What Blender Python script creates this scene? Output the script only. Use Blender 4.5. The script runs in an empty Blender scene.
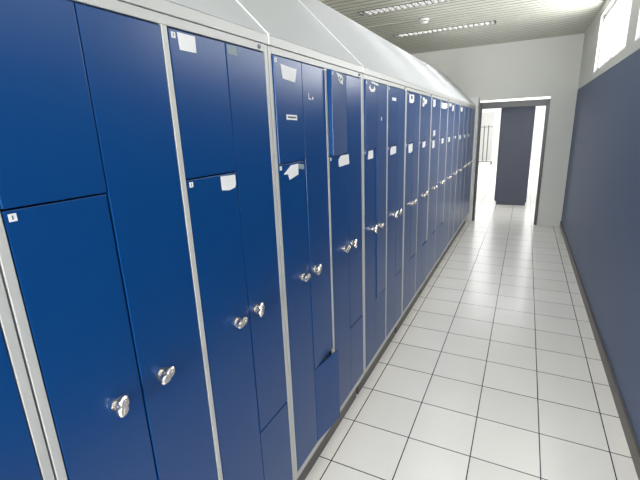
import bpy, bmesh, math, random
from mathutils import Matrix, Vector
random.seed(7)
sc = bpy.context.scene
COL = sc.collection

# ------------------------------------------------------------------ materials
def lin(c):
    return tuple((v/255/12.92 if v/255 <= 0.04045 else ((v/255+0.055)/1.055)**2.4) for v in c)

def mat(name, rgb, rough=0.5, metal=0.0, var=0.04, scale=6.0, bump=0.0, bscale=60.0, spec=0.5, coat=0.0, coat_rough=0.1):
    m = bpy.data.materials.new(name); m.use_nodes = True
    nt = m.node_tree; b = nt.nodes['Principled BSDF']
    tc = nt.nodes.new('ShaderNodeTexCoord')
    n = nt.nodes.new('ShaderNodeTexNoise'); n.inputs['Scale'].default_value = scale; n.inputs['Detail'].default_value = 4
    nt.links.new(tc.outputs['Object'], n.inputs['Vector'])
    mr = nt.nodes.new('ShaderNodeMapRange')
    mr.inputs['To Min'].default_value = 1-var; mr.inputs['To Max'].default_value = 1+var
    nt.links.new(n.outputs['Fac'], mr.inputs['Value'])
    mx = nt.nodes.new('ShaderNodeVectorMath'); mx.operation = 'SCALE'
    mx.inputs[0].default_value = lin(rgb)
    nt.links.new(mr.outputs['Result'], mx.inputs['Scale'])
    nt.links.new(mx.outputs['Vector'], b.inputs['Base Color'])
    b.inputs['Roughness'].default_value = rough; b.inputs['Metallic'].default_value = metal
    b.inputs['Specular IOR Level'].default_value = spec
    b.inputs['Coat Weight'].default_value = coat; b.inputs['Coat Roughness'].default_value = coat_rough
    if bump:
        n2 = nt.nodes.new('ShaderNodeTexNoise'); n2.inputs['Scale'].default_value = bscale; n2.inputs['Detail'].default_value = 3
        nt.links.new(tc.outputs['Object'], n2.inputs['Vector'])
        bp = nt.nodes.new('ShaderNodeBump'); bp.inputs['Strength'].default_value = bump; bp.inputs['Distance'].default_value = 0.002
        nt.links.new(n2.outputs['Fac'], bp.inputs['Height']); nt.links.new(bp.outputs['Normal'], b.inputs['Normal'])
    return m

M = {}
M['blue'] = mat('blue_powder_coat', (4, 63, 120), rough=0.29, var=0.05, scale=3, bump=0.04, bscale=500, spec=0.36)
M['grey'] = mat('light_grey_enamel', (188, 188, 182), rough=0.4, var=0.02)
M['hood'] = mat('pale_grey_sheet', (189, 192, 195), rough=0.45, var=0.015)
M['seam'] = mat('white_joint_strip', (250, 250, 250), rough=0.4, var=0.01)  # raised strip along the hood joints, much whiter than the hood
M['plinth'] = mat('dark_plinth', (96, 92, 86), rough=0.5, var=0.08)
M['chrome'] = mat('nickel_plated_metal', (232, 226, 216), rough=0.27, metal=1.0, var=0.03)
M['dark'] = mat('dark_rubber', (30, 30, 32), rough=0.6)
M['paper'] = mat('white_paper', (232, 231, 228), rough=0.85, var=0.02, bump=0.2, bscale=80)
M['paper2'] = mat('greyed_paper', (132, 146, 150), rough=0.6, var=0.4, scale=90)
M['ink'] = mat('pale_ink', (70, 80, 95), rough=0.8)
M['wall'] = mat('white_wall_paint', (208, 209, 203), rough=0.9, var=0.015, bump=0.1)
M['white'] = mat('bright_wall_paint', (240, 240, 238), rough=0.9, var=0.01)
M['pilaster'] = mat('pale_grey_paint', (205, 206, 203), rough=0.6, var=0.02)
M['frame'] = mat('dark_door_frame', (46, 50, 52), rough=0.35, var=0.05)
M['alu'] = mat('brushed_aluminium', (190, 190, 188), rough=0.3, metal=0.9)
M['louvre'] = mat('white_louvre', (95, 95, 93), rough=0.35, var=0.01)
M['plastic'] = mat('white_plastic', (232, 232, 226), rough=0.4)
M['steel'] = mat('steel_tube', (120, 124, 128), rough=0.3, metal=0.8)
M['cab'] = mat('dark_blue_grey_enamel', (44, 52, 72), rough=0.4)

# right wall: white above a dark glossy painted dado (one paint job on one wall)
def wall_dado():
    m = mat('wall_with_dark_dado', (206, 206, 200), rough=0.5, var=0.02)
    nt = m.node_tree; b = nt.nodes['Principled BSDF']
    src = b.inputs['Base Color'].links[0].from_socket
    g = nt.nodes.new('ShaderNodeNewGeometry'); s = nt.nodes.new('ShaderNodeSeparateXYZ')
    nt.links.new(g.outputs['Position'], s.inputs[0])
    c = nt.nodes.new('ShaderNodeMath'); c.operation = 'LESS_THAN'; c.inputs[1].default_value = 1.95
    nt.links.new(s.outputs['Z'], c.inputs[0])
    mx = nt.nodes.new('ShaderNodeMix'); mx.data_type = 'RGBA'
    nt.links.new(c.outputs[0], mx.inputs[0]); nt.links.new(src, mx.inputs[6])
    mx.inputs[7].default_value = (*lin((66, 84, 116)), 1)
    nt.links.new(mx.outputs[2], b.inputs['Base Color'])
    return m
M['dado'] = wall_dado()

TILE, TX, TY = 0.2973, 0.0144, 1.398
def floor_mat():
    m = bpy.data.materials.new('pale_floor_tiles'); m.use_nodes = True
    nt = m.node_tree; b = nt.nodes['Principled BSDF']
    g = nt.nodes.new('ShaderNodeNewGeometry')
    mp = nt.nodes.new('ShaderNodeMapping'); mp.vector_type = 'POINT'
    mp.inputs['Location'].default_value = (-TX+TILE*40, -TY+TILE*40, 0)
    nt.links.new(g.outputs['Position'], mp.inputs['Vector'])
    br = nt.nodes.new('ShaderNodeTexBrick'); br.offset = 0; br.squash = 1
    br.inputs['Scale'].default_value = 1; br.inputs['Brick Width'].default_value = TILE; br.inputs['Row Height'].default_value = TILE
    br.inputs['Mortar Size'].default_value = 0.0028; br.inputs['Mortar Smooth'].default_value = 0.1; br.inputs['Bias'].default_value = 0
    br.inputs['Color1'].default_value = (*lin((238, 235, 229)), 1)
    br.inputs['Color2'].default_value = (*lin((243, 240, 234)), 1)
    br.inputs['Mortar'].default_value = (*lin((52, 50, 50)), 1)
    nt.links.new(mp.outputs['Vector'], br.inputs['Vector'])
    n = nt.nodes.new('ShaderNodeTexNoise'); n.inputs['Scale'].default_value = 2.5; n.inputs['Detail'].default_value = 5
    nt.links.new(g.outputs['Position'], n.inputs['Vector'])
    mr = nt.nodes.new('ShaderNodeMapRange'); mr.inputs['To Min'].default_value = .95; mr.inputs['To Max'].default_value = 1.04
    nt.links.new(n.outputs['Fac'], mr.inputs['Value'])
    sx = nt.nodes.new('ShaderNodeVectorMath'); sx.operation = 'SCALE'
    nt.links.new(br.outputs['Color'], sx.inputs[0]); nt.links.new(mr.outputs['Result'], sx.inputs['Scale'])
    nt.links.new(sx.outputs['Vector'], b.inputs['Base Color'])
    b.inputs['Roughness'].default_value = 0.22; b.inputs['Specular IOR Level'].default_value = 0.7
    bp = nt.nodes.new('ShaderNodeBump'); bp.inputs['Strength'].default_value = .5; bp.inputs['Distance'].default_value = .001; bp.invert = True
    nt.links.new(br.outputs['Fac'], bp.inputs['Height']); nt.links.new(bp.outputs['Normal'], b.inputs['Normal'])
    return m
M['floor'] = floor_mat()
M['backing'] = mat('dark_ceiling_backing', (98, 98, 90), rough=.9)
M['ceil'] = mat('ceiling_slat_enamel', (206, 206, 192), rough=0.5, var=0.01)

def emis(name, rgb, s):
    m = bpy.data.materials.new(name); m.use_nodes = True
    nt = m.node_tree; nt.nodes.clear()
    o = nt.nodes.new('ShaderNodeOutputMaterial'); e = nt.nodes.new('ShaderNodeEmission')
    e.inputs[0].default_value = (*rgb, 1); e.inputs[1].default_value = s
    nt.links.new(e.outputs[0], o.inputs[0]); return m
M['pane_glow'] = emis('glowing_pane', (0.93, 0.97, 1.0), 1.1)

# ------------------------------------------------------------------ mesh helpers
def box(bm, x0, x1, y0, y1, z0, z1, bev=0.0, seg=1):
    vs = [bm.verts.new((x, y, z)) for x in (x0, x1) for y in (y0, y1) for z in (z0, z1)]
    F = [(0, 1, 3, 2), (4, 6, 7, 5), (0, 4, 5, 1), (2, 3, 7, 6), (0, 2, 6, 4), (1, 5, 7, 3)]
    fs = [bm.faces.new([vs[i] for i in f]) for f in F]
    if bev:
        es = list({e for f in fs for e in f.edges})
        bmesh.ops.bevel(bm, geom=es, offset=bev, segments=seg, affect='EDGES', profile=0.6)

def cyl(bm, r, p0, p1, n=20, r2=None):
    p0, p1 = Vector(p0), Vector(p1); d = p1-p0
    q = Vector((0, 0, 1)).rotation_difference(d.normalized()).to_matrix().to_4x4()
    bmesh.ops.create_cone(bm, cap_ends=True, segments=n, radius1=r, radius2=r if r2 is None else r2,
                          depth=d.length, matrix=Matrix.Translation((p0+p1)/2) @ q)

def prism(bm, prof, y0, y1):           # profile in (x, z)
    a = [bm.verts.new((x, y0, z)) for x, z in prof]; b = [bm.verts.new((x, y1, z)) for x, z in prof]
    n = len(prof)
    bm.faces.new(a); bm.faces.new(b[::-1])
    for i in range(n):
        j = (i+1) % n
        bm.faces.new([a[j], a[i], b[i], b[j]])

def slab(bm, pts, x0, x1):             # outline in (y, z), thickness along x
    a = [bm.verts.new((x0, y, z)) for y, z in pts]; b = [bm.verts.new((x1, y, z)) for y, z in pts]
    n = len(pts); bm.faces.new(a); bm.faces.new(b[::-1])
    for i in range(n):
        j = (i+1) % n
        bm.faces.new([a[j], a[i], b[i], b[j]])

def obj(name, bm, m, parent=None, loc=None, smooth=False):
    bmesh.ops.recalc_face_normals(bm, faces=bm.faces)
    me = bpy.data.meshes.new(name); bm.to_mesh(me); bm.free()
    mats = m if isinstance(m, (list, tuple)) else [m]
    for k in mats: me.materials.append(k)
    if smooth:
        for p in me.polygons: p.use_smooth = True
        try: me.set_sharp_from_angle(angle=math.radians(35))
        except Exception: pass
    o = bpy.data.objects.new(name, me); COL.objects.link(o)
    if parent: o.parent = parent
    if loc: o.location = loc
    return o

def thing(name, label, cat, loc=(0, 0, 0), group=None):
    o = bpy.data.objects.new(name, None); COL.objects.link(o); o.location = loc
    o.empty_display_size = 0.1
    o['label'] = label; o['category'] = cat
    if group: o['group'] = group
    return o

def struct(name, bm, m):
    o = obj(name, bm, m); o['kind'] = 'structure'; return o

def dup(o, parent=None):
    c = o.copy(); COL.objects.link(c)
    if parent: c.parent = parent
    for ch in list(o.children): dup(ch, c)
    return c

# ------------------------------------------------------------------ setting
XL, XR, YB, YF, H = -1.75, 1.30, -2.6, 6.58, 2.66
Y2, X2L, X2R = 19.6, -2.2, 2.6
bm = bmesh.new(); box(bm, XL-.1, XR+.1, YB-.1, YF+.075, -.1, 0); box(bm, X2L-.1, X2R+.1, YF+.075, Y2+.1, -.1, 0)
struct('floor', bm, M['floor'])

# ceiling of narrow metal slats running across the room, with openings for the luminaires
LAMP_Y = [-0.95, 0.25, 1.45, 2.66, 3.87, 5.08]
LX0, LX1, LW = -.90, .29, .15
bm = bmesh.new()
box(bm, XL-.1, XR+.1, YB-.1, YF+.15, H+.14, H+.2)
y = YB
edges = []
while y < YF:
    y1 = min(y+.080, YF)
    cuts = [(L-.006, L+LW+.006) for L in LAMP_Y]
    segs = [(y, y1)]
    for a, b in cuts:
        ns = []
        for s, e in segs:
            if e <= a or s >= b: ns.append((s, e, )); continue
            if s < a: ns.append((s, a))
            if e > b: ns.append((b, e))
            # left and right of the luminaire
            box(bm, XL-.1, LX0-.006, max(s, a), min(e, b), H, H+.012)
            box(bm, LX1+.006, XR+.1, max(s, a), min(e, b), H, H+.012)
        segs = ns
    for s, e in segs: box(bm, XL-.1, XR+.1, s, e, H, H+.012, bev=.003 if e-s > .03 else 0)
    y += .1
box(bm, XL-.1, XR+.1, 4.50, 4.535, H-.004, H+.002)
struct('ceiling', bm, M['ceil'])
bm = bmesh.new()
prev = YB
for L in LAMP_Y+[YF+.1]:
    box(bm, XL-.1, XR+.1, prev, L-.01, H+.002, H+.010); prev = L+LW+.01
for L in LAMP_Y:
    box(bm, XL-.1, LX0-.01, L-.01, L+LW+.01, H+.002, H+.010)
    box(bm, LX1+.01, XR+.1, L-.01, L+LW+.01, H+.002, H+.010)
struct('ceiling_backing', bm, M['backing'])
bm = bmesh.new(); box(bm, X2L-.1, X2R+.1, YF+.15, Y2+.1, H+.05, H+.15)
struct('ceiling_beyond', bm, M['white'])

bm = bmesh.new(); box(bm, XL-.1, XL, YB-.1, YF+.1, 0, H+.14); struct('wall_left', bm, M['wall'])
bm = bmesh.new()
WZ0, WZ1 = 2.02, 2.56
FILL_WIN = [(-2.2, -.6), (-.3, 1.3), (1.6, 3.2), (3.5, 5.1)]  # high strip windows, made up as a light source for lockers and tops
box(bm, XR, XR+.1, YB-.1, YF+.1, 0, WZ0); box(bm, XR, XR+.1, YB-.1, YF+.1, WZ1, H+.14)
yy = YB-.1
for a, b in FILL_WIN+[(YF+.1, 0)]:
    box(bm, XR, XR+.1, yy, a, WZ0, WZ1); yy = b
struct('wall_right', bm, M['dado'])
for i, (a, b) in enumerate(FILL_WIN):
    bm = bmesh.new()
    for q in (a, (a+b)/2-.025, b-.05): box(bm, XR+.03, XR+.07, q, q+.05, WZ0, WZ1)
    box(bm, XR+.03, XR+.07, a, b, WZ0, WZ0+.04); box(bm, XR+.03, XR+.07, a, b, WZ1-.04, WZ1)
    w2 = struct('window_%d' % (i+2), bm, M['plastic'])
    bm = bmesh.new(); box(bm, XR+.075, XR+.08, a+.04, b-.04, WZ0+.03, WZ1-.03); obj('window_pane', bm, M['pane_glow'], w2)  # glowing pane of an added window
# doorway wall
DX0, DX1, DZ = .022, .98, 1.868
bm = bmesh.new()
box(bm, XL, DX0, YF, YF+.15, 0, H+.14); box(bm, DX1, XR, YF, YF+.15, 0, H+.14); box(bm, DX0, DX1, YF, YF+.15, DZ, H+.14)
struct('wall_far', bm, M['wall'])
# back wall with a window of daylight (behind the camera)
bm = bmesh.new()
box(bm, XL, -.9, YB-.1, YB, 0, H+.14); box(bm, 1.0, XR, YB-.1, YB, 0, H+.14)
box(bm, -.9, 1.0, YB-.1, YB, 0, .9); box(bm, -.9, 1.0, YB-.1, YB, 2.2, H+.14)
struct('wall_back', bm, M['wall'])
bm = bmesh.new()
for a in (-.9, .03, .95): box(bm, a, a+.05, YB-.07, YB-.02, .9, 2.2)
box(bm, -.9, 1.0, YB-.07, YB-.02, .9, .95); box(bm, -.9, 1.0, YB-.07, YB-.02, 2.15, 2.2)
w1 = struct('window_1', bm, M['plastic'])
bm = bmesh.new(); box(bm, -.85, .95, YB-.09, YB-.085, .95, 2.15); obj('window_pane', bm, M['pane_glow'], w1)
# room beyond
bm = bmesh.new(); box(bm, X2L-.1, X2L, YF+.15, Y2, 0, H+.05); struct('wall_beyond_left', bm, M['white'])
bm = bmesh.new()
box(bm, X2R, X2R+.1, YF+.15, Y2, 0, H+.05); struct('wall_beyond_right', bm, M['white'])
bm = bmesh.new(); box(bm, X2L-.1, X2R+.1, Y2, Y2+.1, 0, H+.05); struct('wall_beyond_far', bm, M['white'])
bm = bmesh.new()
box(bm, X2L, XL-.1, YF+.1, YF+.15, 0, H+.05); box(bm, XR+.1, X2R, YF+.1, YF+.15, 0, H+.05); struct('wall_beyond_near', bm, M['white'])
# doorway frame
bm = bmesh.new()
box(bm, DX0, DX0+.04, YF-.012, YF+.16, 0, DZ, bev=.003); box(bm, DX1-.04, DX1, YF-.012, YF+.16, 0, DZ, bev=.003)
box(bm, DX0+.04, DX1-.04, YF-.012, YF+.16, 1.765, DZ, bev=.003)
d1 = struct('door_1', bm, M['frame'])
bm = bmesh.new(); box(bm, DX0+.02, DX1, YF-.03, YF-.011, 1.85, 1.885, bev=.002)
obj('header_strip', bm, M['alu'], d1)
# pale pilaster closing the end of the locker row
bm = bmesh.new(); box(bm, -.56, .034, 6.405, YF, 0, 1.935, bev=.003); struct('trim_1', bm, M['pilaster'])
# skirting on the right wall
bm = bmesh.new(); box(bm, XR-.012, XR, YB, YF, 0, .08); struct('baseboard_right', bm, M['plinth'])
# pale door in the far wall of the room beyond
bm = bmesh.new(); box(bm, -1.6, -.62, Y2-.05, Y2, 0, 2.05, bev=.004)
struct('door_2', bm, M['pilaster'])

# ------------------------------------------------------------------ lockers
P = 0.4; UW = 0.8
ZB, ZR, ZT, ZL, ZH = .157, .187, 1.757, 1.783, 1.811
ZM, ZS = 1.427, .552
DT = .020                                            # door thickness
def knob_bm(ang):
    bm = bmesh.new()
    cyl(bm, .0125, (0, 0, 0), (.005, 0, 0), 24); cyl(bm, .0085, (.005, 0, 0), (.016, 0, 0), 20)
    # lobed turning handle with a hasp ear
    n = 28; out = []
    for i in range(n):
        t = 2*math.pi*i/n
        r = .0135+.0055*math.cos(2*t)+.0006*math.cos(6*t)
        out.append((r*math.cos(t), r*math.sin(t)))
    ls = []
    for x, s in ((.011, .82), (.014, 1.0), (.023, 1.0), (.0265, .8)):
        ls.append([bm.verts.new((x, a*s, b*s)) for a, b in out])
    for A, B in zip(ls, ls[1:]):
        for i in range(n): bm.faces.new([A[i], A[(i+1) % n], B[(i+1) % n], B[i]])
    bm.faces.new(ls[0][::-1]); bm.faces.new(ls[-1])
    box(bm, .0255, .0275, -.012, .012, -.0022, .0022, bev=.0008)
    bmesh.ops.rotate(bm, verts=bm.verts, cent=(0, 0, 0), matrix=Matrix.Rotation(ang, 3, 'X'))
    bmesh.ops.scale(bm, verts=bm.verts, vec=(1.05, 1.17, 1.17))
    return bm
KN = {a: None for a in (30, 75, 10, 50)}
for a in KN:
    o = obj('lock_knob', knob_bm(math.radians(a)), M['chrome'], smooth=True); KN[a] = o.data; bpy.data.objects.remove(o)

def l_door_bm(kind, w0, w1, ys, gap, DT=DT):
    """Z-locker leaf; y measured from the bay's left bar. ys = mid seam."""
    bm = bmesh.new(); g = gap
    q = .0023
    if kind == 'A':     # tall left strip + wide block at the bottom right, hinged left
        box(bm, -DT, 0, w0, ys-q, ZR, ZM-.002, bev=.0016, seg=2)
        box(bm, -DT, 0, ys-q+2*g, w1, ZR, ZS-.003, bev=.0016, seg=2)
        box(bm, -DT+.002, -.004, ys-.02, ys+.02, ZR+.004, ZS-.006)
    else:               # wide block at the top left + tall right strip, hinged right
        box(bm, -DT, 0, ys+q, w1, ZS+.002, ZT, bev=.0016, seg=2)
        box(bm, -DT, 0, w0, ys+q-2*g, ZM+.0015, ZT, bev=.0016, seg=2)
        box(bm, -DT+.002, -.004, ys-.02, ys+.02, ZM+.006, ZT-.004)
    return bm

def make_unit():
    t = thing('locker_unit', 'x', 'locker')
    # carcass: sides, top, bottom, back, and the face frame, pale grey
    bm = bmesh.new()
    for a, b in ((.0015, .0185), (UW-.0185, UW-.0015)): box(bm, -.48, 0.0, a, b, ZB, ZL-.0018, bev=.0015)
    box(bm, -.012, .0005, P-.0085, P+.0085, ZR-.004, ZT+.004, bev=.0015)
    box(bm, -.46, -.03, P-.004, P+.004, ZR, ZT)
    box(bm, -.48, 0.0005, .019, UW-.019, ZT+.0035, ZL-.0018, bev=.001)
    box(bm, -.48, 0.0005, .019, UW-.019, ZB, ZR-.0035, bev=.001)
    box(bm, -.485, -.47, .0015, UW-.0015, ZB, ZL-.0018)
    box(bm, -.488, .0035, .0008, UW-.0008, ZL, ZH-.0015, bev=.001)  # front lip of the sloping top, in frame grey to paint in its shade
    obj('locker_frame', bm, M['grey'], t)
    bm = bmesh.new()
    prism(bm, [(.004, ZH-.0012), (.004, ZH), (-.470, ZH+.474), (-.49, ZH+.474), (-.49, ZH-.0012)], .0048, UW-.0003)
    h = obj('sloping_top', bm, M['hood'], t)
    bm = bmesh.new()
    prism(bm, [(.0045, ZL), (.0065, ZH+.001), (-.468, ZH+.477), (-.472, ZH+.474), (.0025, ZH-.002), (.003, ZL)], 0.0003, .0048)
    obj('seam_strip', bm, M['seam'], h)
    bm = bmesh.new(); box(bm, -.46, -.048, .014, UW-.014, 0, ZB, bev=.002)
    obj('plinth', bm, M['plinth'], t)
    bm = bmesh.new(); cyl(bm, .0065, (0, 0, 0), (.003, 0, 0), 18); cyl(bm, .0042, (.003, 0, 0), (.0045, 0, 0), 14)
    box(bm, .0045, .006, -.0012, .0012, -.0045, .0045)
    obj('rail_lock', bm, M['steel'], t, loc=(.0005, .755, (ZT+ZL)/2+.001))
    return t

PAPER = {}
def patch(door, name, y0, z0, pts, m, x=.0006, th=.0006, lab=None):
    """A flat paper stuck to a door; pts are outline points in bay coordinates (y, z)."""
    bm = bmesh.new(); slab(bm, pts, x, x+th)
    o = obj(name, bm, m, door)
    o.location = (0, -door['_y'], 0)
    if lab: o['label'] = lab
    return o
def rect(y0, y1, z0, z1, sk=0.0): return [(y0, z0), (y1, z0-sk*.3), (y1-sk, z1), (y0-sk*.5, z1)]

# shared door meshes: bay-in-unit 0 or 1, kinds A/B, deep or shallow fold groove
W = {0: (.0205, .3895), 1: (.4105-P, .3795)}
DM = {}
for b in (0, 1):
    for k in 'AB':
        for g in (.0014, .0003):
            w0, w1 = W[b]
            bm = l_door_bm(k, w0, w1, .2005, g)
            hy = w0 if k == 'A' else w1
            for v in bm.verts: v.co.y -= hy
            o = obj('locker_door', bm, M['blue']); DM[(b, k, g)] = o.data; bpy.data.objects.remove(o)

units = {}
bm = bmesh.new()
prism(bm, [(.004, ZH-.0012), (.004, ZH), (-.470, ZH+.474), (-.49, ZH+.474), (-.49, ZH-.0012)], .0003, UW-.0003)
o = obj('sloping_top', bm, M['hood']); WIDE_HOOD = o.data; bpy.data.objects.remove(o)
TILT = {}   # (bay, kind) -> opening in degrees
TILT[(3, 'B')] = 0
TILT[(2, 'A')] = 0
for b in range(-2, 16):
    for k in 'AB':
        TILT.setdefault((b, k), (1 if k == 'A' else -1)*random.uniform(0, .35))
TILT[(0, 'B')] = -.5; TILT[(1, 'A')] = 0.05; TILT[(1, 'B')] = -.05; TILT[(4, 'A')] = 0; TILT[(4, 'B')] = -1.4; TILT[(2, 'B')] = -.8; TILT[(3, 'A')] = .1
TILT[(7, 'A')] = 1.1; TILT[(9, 'A')] = 1.0; TILT[(13, 'B')] = -1.2
DOOR = {}
def ln(label): return label
LAB = {
 -1: 'nearest blue double locker, cut by the bottom left corner of the picture',
 0: 'tall blue double locker near the camera with a faded grey notice at its top',
 1: 'blue double locker with two bent doors gaping at an edge and torn white stickers',
 2: 'third blue double locker in full view, just past the one with bent doors',
 3: 'fourth blue double locker in full view with small white notes at its top corners',
 4: 'blue double locker with a wide torn white paper at top of its second bay',
 5: 'blue double locker in the far half just past the wide torn white paper',
 6: 'second to last blue double locker before the pale pilaster',
 7: 'last blue double locker, touching the pale pilaster by the doorway'}
proto = make_unit()
COPIES = {u: (proto if u == -1 else dup(proto)) for u in range(-1, 8)}
for u in range(-1, 8):
    t = COPIES[u]
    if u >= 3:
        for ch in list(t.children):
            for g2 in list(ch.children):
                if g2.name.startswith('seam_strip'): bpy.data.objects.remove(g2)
            if ch.name.startswith('sloping_top'): ch.data = WIDE_HOOD
    t.location = (0, u*UW, 0); t['label'] = LAB[u]; t['category'] = 'locker'; t['group'] = 'row of blue lockers with sloping tops'
    units[u] = t
    for b in (0, 1):
        bay = 2*u+b
        for k in 'AB':
            w0, w1 = W[b]; hy = w0 if k == 'A' else w1
            g = .0014 if (bay in (1, 2) or bay in (0, -1, -2)) else .0003
            d = bpy.data.objects.new('locker_door', DM[(b, k, g)]); COL.objects.link(d); d.parent = t
            d.location = (0, b*P+hy, 0); d.rotation_euler = (0, 0, -math.radians(TILT[(bay, k)]))
            d['_y'] = hy
            DOOR[(bay, k)] = d
            ky = .137 if k == 'A' else .233
            kn = bpy.data.objects.new('lock_knob', KN[random.choice([10, 30, 10, 50, 75])]); COL.objects.link(kn); kn.parent = d
            kn.location = (0, ky-hy, .995)
            if bay >= -2:
                if k == 'A': ny, nz = .026 if b == 0 else .017, ZM-.0075
                else: ny, nz = .026 if b == 0 else .017, ZT-.0065
                s = patch(d, 'number_sticker', 0, 0, rect(ny, ny+.012, nz-.0125, nz), M['paper'])
                if bay < 6:
                    bm = bmesh.new(); box(bm, .0012, .0016, ny+.005, ny+.0068, nz-.0095, nz-.003)
                    q = obj('digit', bm, M['ink']); me = q.data
                    bpy.data.objects.remove(q)
                    # the printed stroke belongs to the sticker mesh
                    bm2 = bmesh.new(); bm2.from_mesh(s.data); nfa = len(bm2.faces); bm2.from_mesh(me)
                    bm2.faces.ensure_lookup_table()
                    for f in bm2.faces[nfa:]: f.material_index = 1
                    s.data.materials.append(M['ink']); bm2.to_mesh(s.data); bm2.free()
DOOR[(3, 'B')]['label'] = 'door with its upper block bent out, bright blue edge showing'
DOOR[(2, 'A')]['label'] = 'door with its foot bent out over the grey bar'
# give the near knobs the turns the photo shows
for key, a in {(0, 'B'): 30, (1, 'A'): 10, (1, 'B'): 75, (2, 'A'): 10, (2, 'B'): 50, (3, 'A'): 30, (3, 'B'): 75}.items():
    for ch in DOOR[key].children:
        if ch.name.startswith('lock_knob'): ch.data = KN[a]
for ch in DOOR[(0, 'B')].children:
    if ch.name.startswith('lock_knob'): ch.location.y += .022

w0, w1 = W[0]
bm = l_door_bm('A', w0, w1, .2005, .0014, DT=.009)
for v in bm.verts: v.co.y -= w0
for v in bm.verts:
    if v.co.y > .2-w0: v.co.x += (v.co.y-(.2-w0))*.145
o = obj('locker_door', bm, M['blue']); DOOR[(2, 'A')].data = o.data; bpy.data.objects.remove(o)
w0, w1 = W[1]
bm = l_door_bm('B', w0, w1, .2005, .0003)
for v in bm.verts: v.co.y -= w1
for v in bm.verts:
    if v.co.y < .199-w1: v.co.x += (.199-w1-v.co.y)*.105
o = obj('locker_door', bm, M['blue']); DOOR[(3, 'B')].data = o.data; bpy.data.objects.remove(o)

# papers (y, z from the bay's left bar)
def sheet(bay, k, pts, m='paper', name='paper_note', lab=None):
    return patch(DOOR[(bay, k)], name, 0, 0, pts, M[m], lab=lab)
sheet(1, 'B', [(.038, 1.716), (.090, 1.716), (.091, 1.752), (.035, 1.752)], lab='blank white sheet')
sheet(1, 'B', [(.207, 1.732), (.248, 1.730), (.244, 1.753), (.206, 1.754)], 'paper2', lab='faded grey notice')
sheet(1, 'A', [(.132, 1.384), (.160, 1.380), (.187, 1.384), (.192, 1.393), (.192, 1.4195), (.131, 1.421)], lab='torn white sticker')
sheet(2, 'B', [(.069, 1.694), (.149, 1.688), (.163, 1.731), (.060, 1.736)], lab='white sheet wide at top and bottom')
sheet(2, 'B', [(.079, 1.568), (.150, 1.566), (.151, 1.583), (.080, 1.584)], name='name_label')
sheet(2, 'B', [(.087, 1.5735), (.142, 1.5723), (.142, 1.5775), (.087, 1.5785)], 'ink', name='name_line').location.x += .0006
sheet(2, 'A', [(.048, 1.391), (.076, 1.389), (.084, 1.369), (.146, 1.381), (.149, 1.4185), (.098, 1.4175)], lab='torn white sticker')
sheet(2, 'A', [(.150, 1.400), (.190, 1.394), (.192, 1.412), (.152, 1.418)], 'paper2', lab='grey scraped sticker remains')
for pts in ([(.245, 1.640), (.249, 1.640), (.247, 1.660), (.244, 1.660)], [(.249, 1.640), (.262, 1.638), (.262, 1.642), (.249, 1.643)], [(.270, 1.640), (.281, 1.640), (.282, 1.648), (.277, 1.650)]):
    sheet(2, 'B', pts, name='paint_scratch')
sheet(3, 'B', [(.066, 1.752), (.140, 1.748), (.158, 1.738), (.152, 1.730), (.150, 1.712), (.118, 1.716), (.095, 1.726), (.085, 1.741)][::-1], lab='torn white sticker')
for a, b in ((.095, 1.735), (.112, 1.728), (.13, 1.735)):
    o = sheet(3, 'B', [(a, b-.004), (a+.010, b-.006), (a+.014, b+.003), (a+.004, b+.005)], 'ink', name='scribble'); o.location.x += .0006
sheet(3, 'A', [(.104, 1.374), (.218, 1.378), (.212, 1.421), (.125, 1.4205), (.100, 1.405)], lab='white sticker')
sheet(4, 'B', [(.105, 1.748), (.218, 1.742), (.220, 1.752), (.106, 1.757)])
sheet(4, 'B', [(.065, 1.722), (.10, 1.706), (.15, 1.708), (.17, 1.722), (.155, 1.738), (.14, 1.722), (.10, 1.720), (.085, 1.738)])
sheet(4, 'A', [(.068, 1.377), (.150, 1.379), (.148, 1.4205), (.08, 1.4185)])
sheet(4, 'B', [(.275, 1.57), (.287, 1.57), (.284, 1.59), (.276, 1.588)], name='paint_scratch')
sheet(5, 'B', rect(.085, .165, 1.684, 1.701))
sheet(5, 'A', [(.060, 1.373), (.178, 1.378), (.176, 1.421), (.08, 1.420), (.058, 1.405)])
FAR = [
 (6, 'B', .07, .20, 1.69, 1.745), (6, 'A', .08, .19, 1.36, 1.42), (7, 'B', .07, .13, 1.68, 1.745), (7, 'B', .13, .21, 1.70, 1.735),
 (7, 'A', .10, .30, 1.375, 1.420), (8, 'B', .06, .15, 1.69, 1.75), (8, 'B', .10, .19, 1.45, 1.50), (8, 'A', .08, .18, 1.35, 1.415),
 (9, 'B', .03, .33, 1.69, 1.74), (9, 'A', .10, .32, 1.37, 1.42), (10, 'B', .06, .17, 1.72, 1.75), (10, 'B', .25, .33, 1.68, 1.74),
 (10, 'A', .08, .28, 1.37, 1.42), (11, 'A', .10, .28, 1.39, 1.42), (12, 'B', .06, .2, 1.69, 1.74), (12, 'A', .05, .25, 1.37, 1.42),
 (13, 'A', .08, .2, 1.375, 1.415), (14, 'A', .08, .22, 1.375, 1.415)]
for bay, k, a, b, c, d in FAR:
    hi = .37 if k == 'B' else .19
    if b > hi: b = hi
    if k == 'B' and c < ZM: c = ZM+.01
    s = random.uniform(-.01, .01)
    sheet(bay, k, [(a, c), (a+(b-a)*.55, c-.003), (b, c+.008), (b-.004+s, d), (a+.3*(b-a), d-.005), (a, d-.002)])
o = sheet(6, 'B', [(.11, 1.715), (.15, 1.713), (.155, 1.732), (.115, 1.735)], 'ink', name='scribble'); o.location.x += .0006
o = sheet(7, 'B', [(.085, 1.705), (.11, 1.70), (.112, 1.725), (.09, 1.727)], 'ink', name='scribble'); o.location.x += .0006
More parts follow.
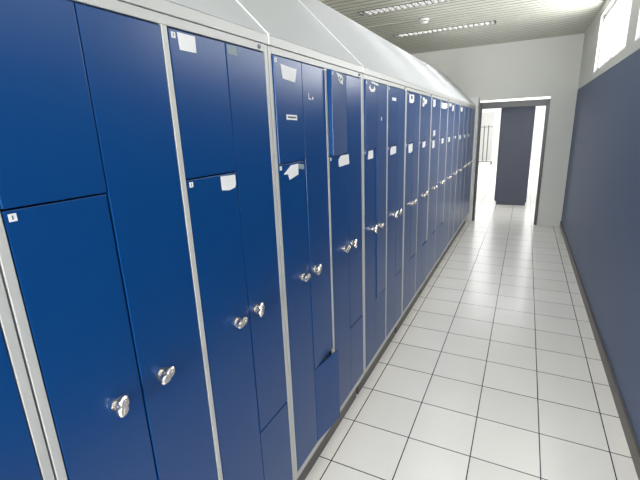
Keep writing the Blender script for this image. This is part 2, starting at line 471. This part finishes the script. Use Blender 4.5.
for ch in DOOR[(3, 'B')].children:      # stickers follow the bent block they are stuck to
    if ch.name.startswith(('number_sticker', 'paper_note', 'scribble')):
        for v in ch.data.vertices:
            if v.co.y < .199: v.co.x += (.199-v.co.y)*.105+.0003
for d in DOOR.values(): del d['_y']

# ------------------------------------------------------------------ luminaires
LAMP_W = [.6, .6, .8, 4, 7, 9]
def make_lamp():
    t = thing('ceiling_light', 'x', 'ceiling light')
    L = LX1-LX0
    bm = bmesh.new()     # housing (open below)
    box(bm, 0, L, 0, .004, .002, .10); box(bm, 0, L, LW-.004, LW, .002, .10)
    box(bm, 0, .004, .004, LW-.004, .002, .10); box(bm, L-.004, L, .004, LW-.004, .002, .10)
    box(bm, 0, L, 0, LW, .10, .104)
    obj('housing', bm, M['louvre'], t)
    bm = bmesh.new()
    n = 20
    for i in range(1, n):
        x = L*i/n; a = [(x-.0015, .030), (x+.0015, .030), (x+.006, -.002), (x-.006, -.002)]
        prism_y0, prism_y1 = .004, LW-.004
        prism(bm, a, prism_y0, prism_y1)
    for y in (.0, LW-.010): box(bm, 0, L, y, y+.010, -.003, .002)
    obj('louvre', bm, M['louvre'], t)
    bm = bmesh.new(); cyl(bm, .008, (.03, LW/2, .07), (L-.03, LW/2, .07), 16)
    obj('tube', bm, emis('lit_tube', (1, .98, .93), .7) if 'tube' not in M else M['tube'], t)
    for x0 in (.001, L-.009):
        bm = bmesh.new(); box(bm, x0, x0+.008, .0, LW, -.005, .002); obj('end_cap', bm, M['dark'], t)
    return t
names = ['louvred ceiling light nearest the back wall', 'louvred ceiling light second from the back wall', 'louvred ceiling light third from the back wall',
         'louvred ceiling light third from the doorway wall', 'long louvred ceiling light cut by the top of the picture, nearer than the smoke detector',
         'long louvred ceiling light past the smoke detector, nearest the doorway wall']
lp = make_lamp()
for i, (yy, nm) in enumerate(zip(LAMP_Y, names)):
    t = lp if i == 0 else dup(lp)
    t.location = (LX0, yy, H); t['label'] = nm; t['group'] = 'louvred ceiling lights'
    la = bpy.data.lights.new('luminaire_light', 'AREA'); la.shape = 'RECTANGLE'; la.size = LX1-LX0-.06; la.size_y = .125
    la.energy = LAMP_W[i]; la.color = (1, .99, .975); la.spread = math.radians(155)
    o = bpy.data.objects.new('luminaire_light', la); COL.objects.link(o); o.location = ((LX0+LX1)/2, yy+LW/2, H+.045)

# smoke detector
t = thing('smoke_detector', 'round white smoke detector on the slatted ceiling between the two lights', 'smoke detector', (-.375, 4.50, H-.008))
bm = bmesh.new(); cyl(bm, .052, (0, 0, 0), (0, 0, -.018), 32); obj('base', bm, M['plastic'], t, smooth=True)
bm = bmesh.new(); cyl(bm, .032, (0, 0, -.018), (0, 0, -.03), 28)
obj('vent_ring', bm, M['dark'], t)
bm = bmesh.new()
for i in range(8):
    a = i*math.pi/4
    box0 = bmesh.new(); box(box0, .026, .036, -.004, .004, -.031, -.017)
    bmesh.ops.rotate(box0, verts=box0.verts, cent=(0, 0, 0), matrix=Matrix.Rotation(a, 3, 'Z'))
    me = bpy.data.meshes.new('tmp'); box0.to_mesh(me); box0.free(); bm.from_mesh(me); bpy.data.meshes.remove(me)
cyl(bm, .026, (0, 0, -.044), (0, 0, -.030), 28, r2=.042)
obj('dome', bm, M['plastic'], t)

# ------------------------------------------------------------------ room beyond: rolling rack and dark cabinets
t = thing('rolling_rack', 'thin metal rack on casters standing in the bright room beyond the doorway', 'rack', (-.69, 17.2, 0))
bm = bmesh.new()
for x in (-.09, .06): cyl(bm, .02, (x, 0, .09), (x, 0, 1.5), 10)
obj('post', bm, M['steel'], t)
bm = bmesh.new(); cyl(bm, .013, (-.22, 0, 1.44), (.22, 0, 1.44), 10)
obj('top_bar', bm, M['steel'], t)
bm = bmesh.new(); cyl(bm, .018, (-.25, 0, .10), (.25, 0, .10), 10)
for x in (-.25, .25): cyl(bm, .018, (x, -.25, .10), (x, .25, .10), 10)
obj('base_frame', bm, M['steel'], t)
for x in (-.25, .25):
    for yy in (-.25, .25):
        bm = bmesh.new(); cyl(bm, .04, (x-.012, yy, .04), (x+.012, yy, .04), 14); obj('caster', bm, M['dark'], t)
t = thing('tall_cabinet', 'dark blue-grey tall cabinet just inside the bright room beyond the doorway', 'cabinet', (.275, 8.2, 0))
bm = bmesh.new(); box(bm, 0, .55, 0, 1.9, .06, 1.98, bev=.004); box(bm, .02, .53, .02, 1.88, 0, .06)
obj('body', bm, M['cab'], t)
for i in range(4):
    bm = bmesh.new(); box(bm, -.016, 0, .01+i*.47, .465+i*.47, .08, 1.96, bev=.002); dd = obj('door', bm, M['cab'], t)
    bm = bmesh.new(); cyl(bm, .012, (-.03, .41+i*.47, 1.0), (-.016, .41+i*.47, 1.0), 12); obj('knob', bm, M['chrome'], dd)

# ------------------------------------------------------------------ daylight and added fill
def area(name, loc, rot, sx, sy, w, col, spread=180):
    la = bpy.data.lights.new(name, 'AREA'); la.shape = 'RECTANGLE'; la.size = sx; la.size_y = sy; la.energy = w; la.color = col
    la.spread = math.radians(spread)
    o = bpy.data.objects.new(name, la); COL.objects.link(o); o.location = loc; o.rotation_euler = rot
    return o
area('window_daylight', (.05, YB-.06, 1.55), (math.radians(90), 0, 0), 1.7, 1.15, 210, (1, .99, .99))
for (a, b), e in zip(FILL_WIN, (.5, 2.5, 13, 28)): area('added_strip_fill', (XR+.068, (a+b)/2, (WZ0+WZ1)/2), (0, math.radians(90), 0), .42, 1.5, e, (.985, .99, 1))  # added fill at the made-up strip windows
area('far_room_daylight', (.2, 10.2, H+.03), (0, 0, 0), 3.6, 5.5, 105, (.96, .98, 1))
area('far_room_daylight', (.2, 16.2, H+.03), (0, 0, 0), 3.6, 5.5, 105, (.96, .98, 1))

w = bpy.data.worlds.new('world'); sc.world = w; w.use_nodes = True
w.node_tree.nodes['Background'].inputs[0].default_value = (.8, .88, 1, 1); w.node_tree.nodes['Background'].inputs[1].default_value = .3

# ------------------------------------------------------------------ camera
yaw, pit, rol, F = -0.47339, -0.26671, -0.03784, 398.85
C0 = Vector((0.7168, -0.3018, 1.5278))
cy, sy, cp, sp, cr, sr = math.cos(yaw), math.sin(yaw), math.cos(pit), math.sin(pit), math.cos(rol), math.sin(rol)
f = Vector((sy*cp, cy*cp, sp)); r0 = Vector((cy, -sy, 0)); u0 = r0.cross(f)
r = cr*r0+sr*u0; up = -sr*r0+cr*u0
cam = bpy.data.cameras.new('camera'); cam.sensor_width = 36; cam.sensor_fit = 'HORIZONTAL'; cam.lens = F*36/640; cam.clip_start = .02
co = bpy.data.objects.new('camera', cam); COL.objects.link(co)
mw = Matrix((( r.x, up.x, -f.x, C0.x), (r.y, up.y, -f.y, C0.y), (r.z, up.z, -f.z, C0.z), (0, 0, 0, 1)))
co.matrix_world = mw
sc.camera = co

sc.view_settings.view_transform = 'Standard'; sc.view_settings.look = 'None'
sc.view_settings.gamma = 1; sc.view_settings.exposure = 0.28
try: sc.view_settings.use_curve_mapping = False
except Exception: pass
sc.cycles.use_denoising = True
sc.cycles.max_bounces = 8; sc.cycles.diffuse_bounces = 5
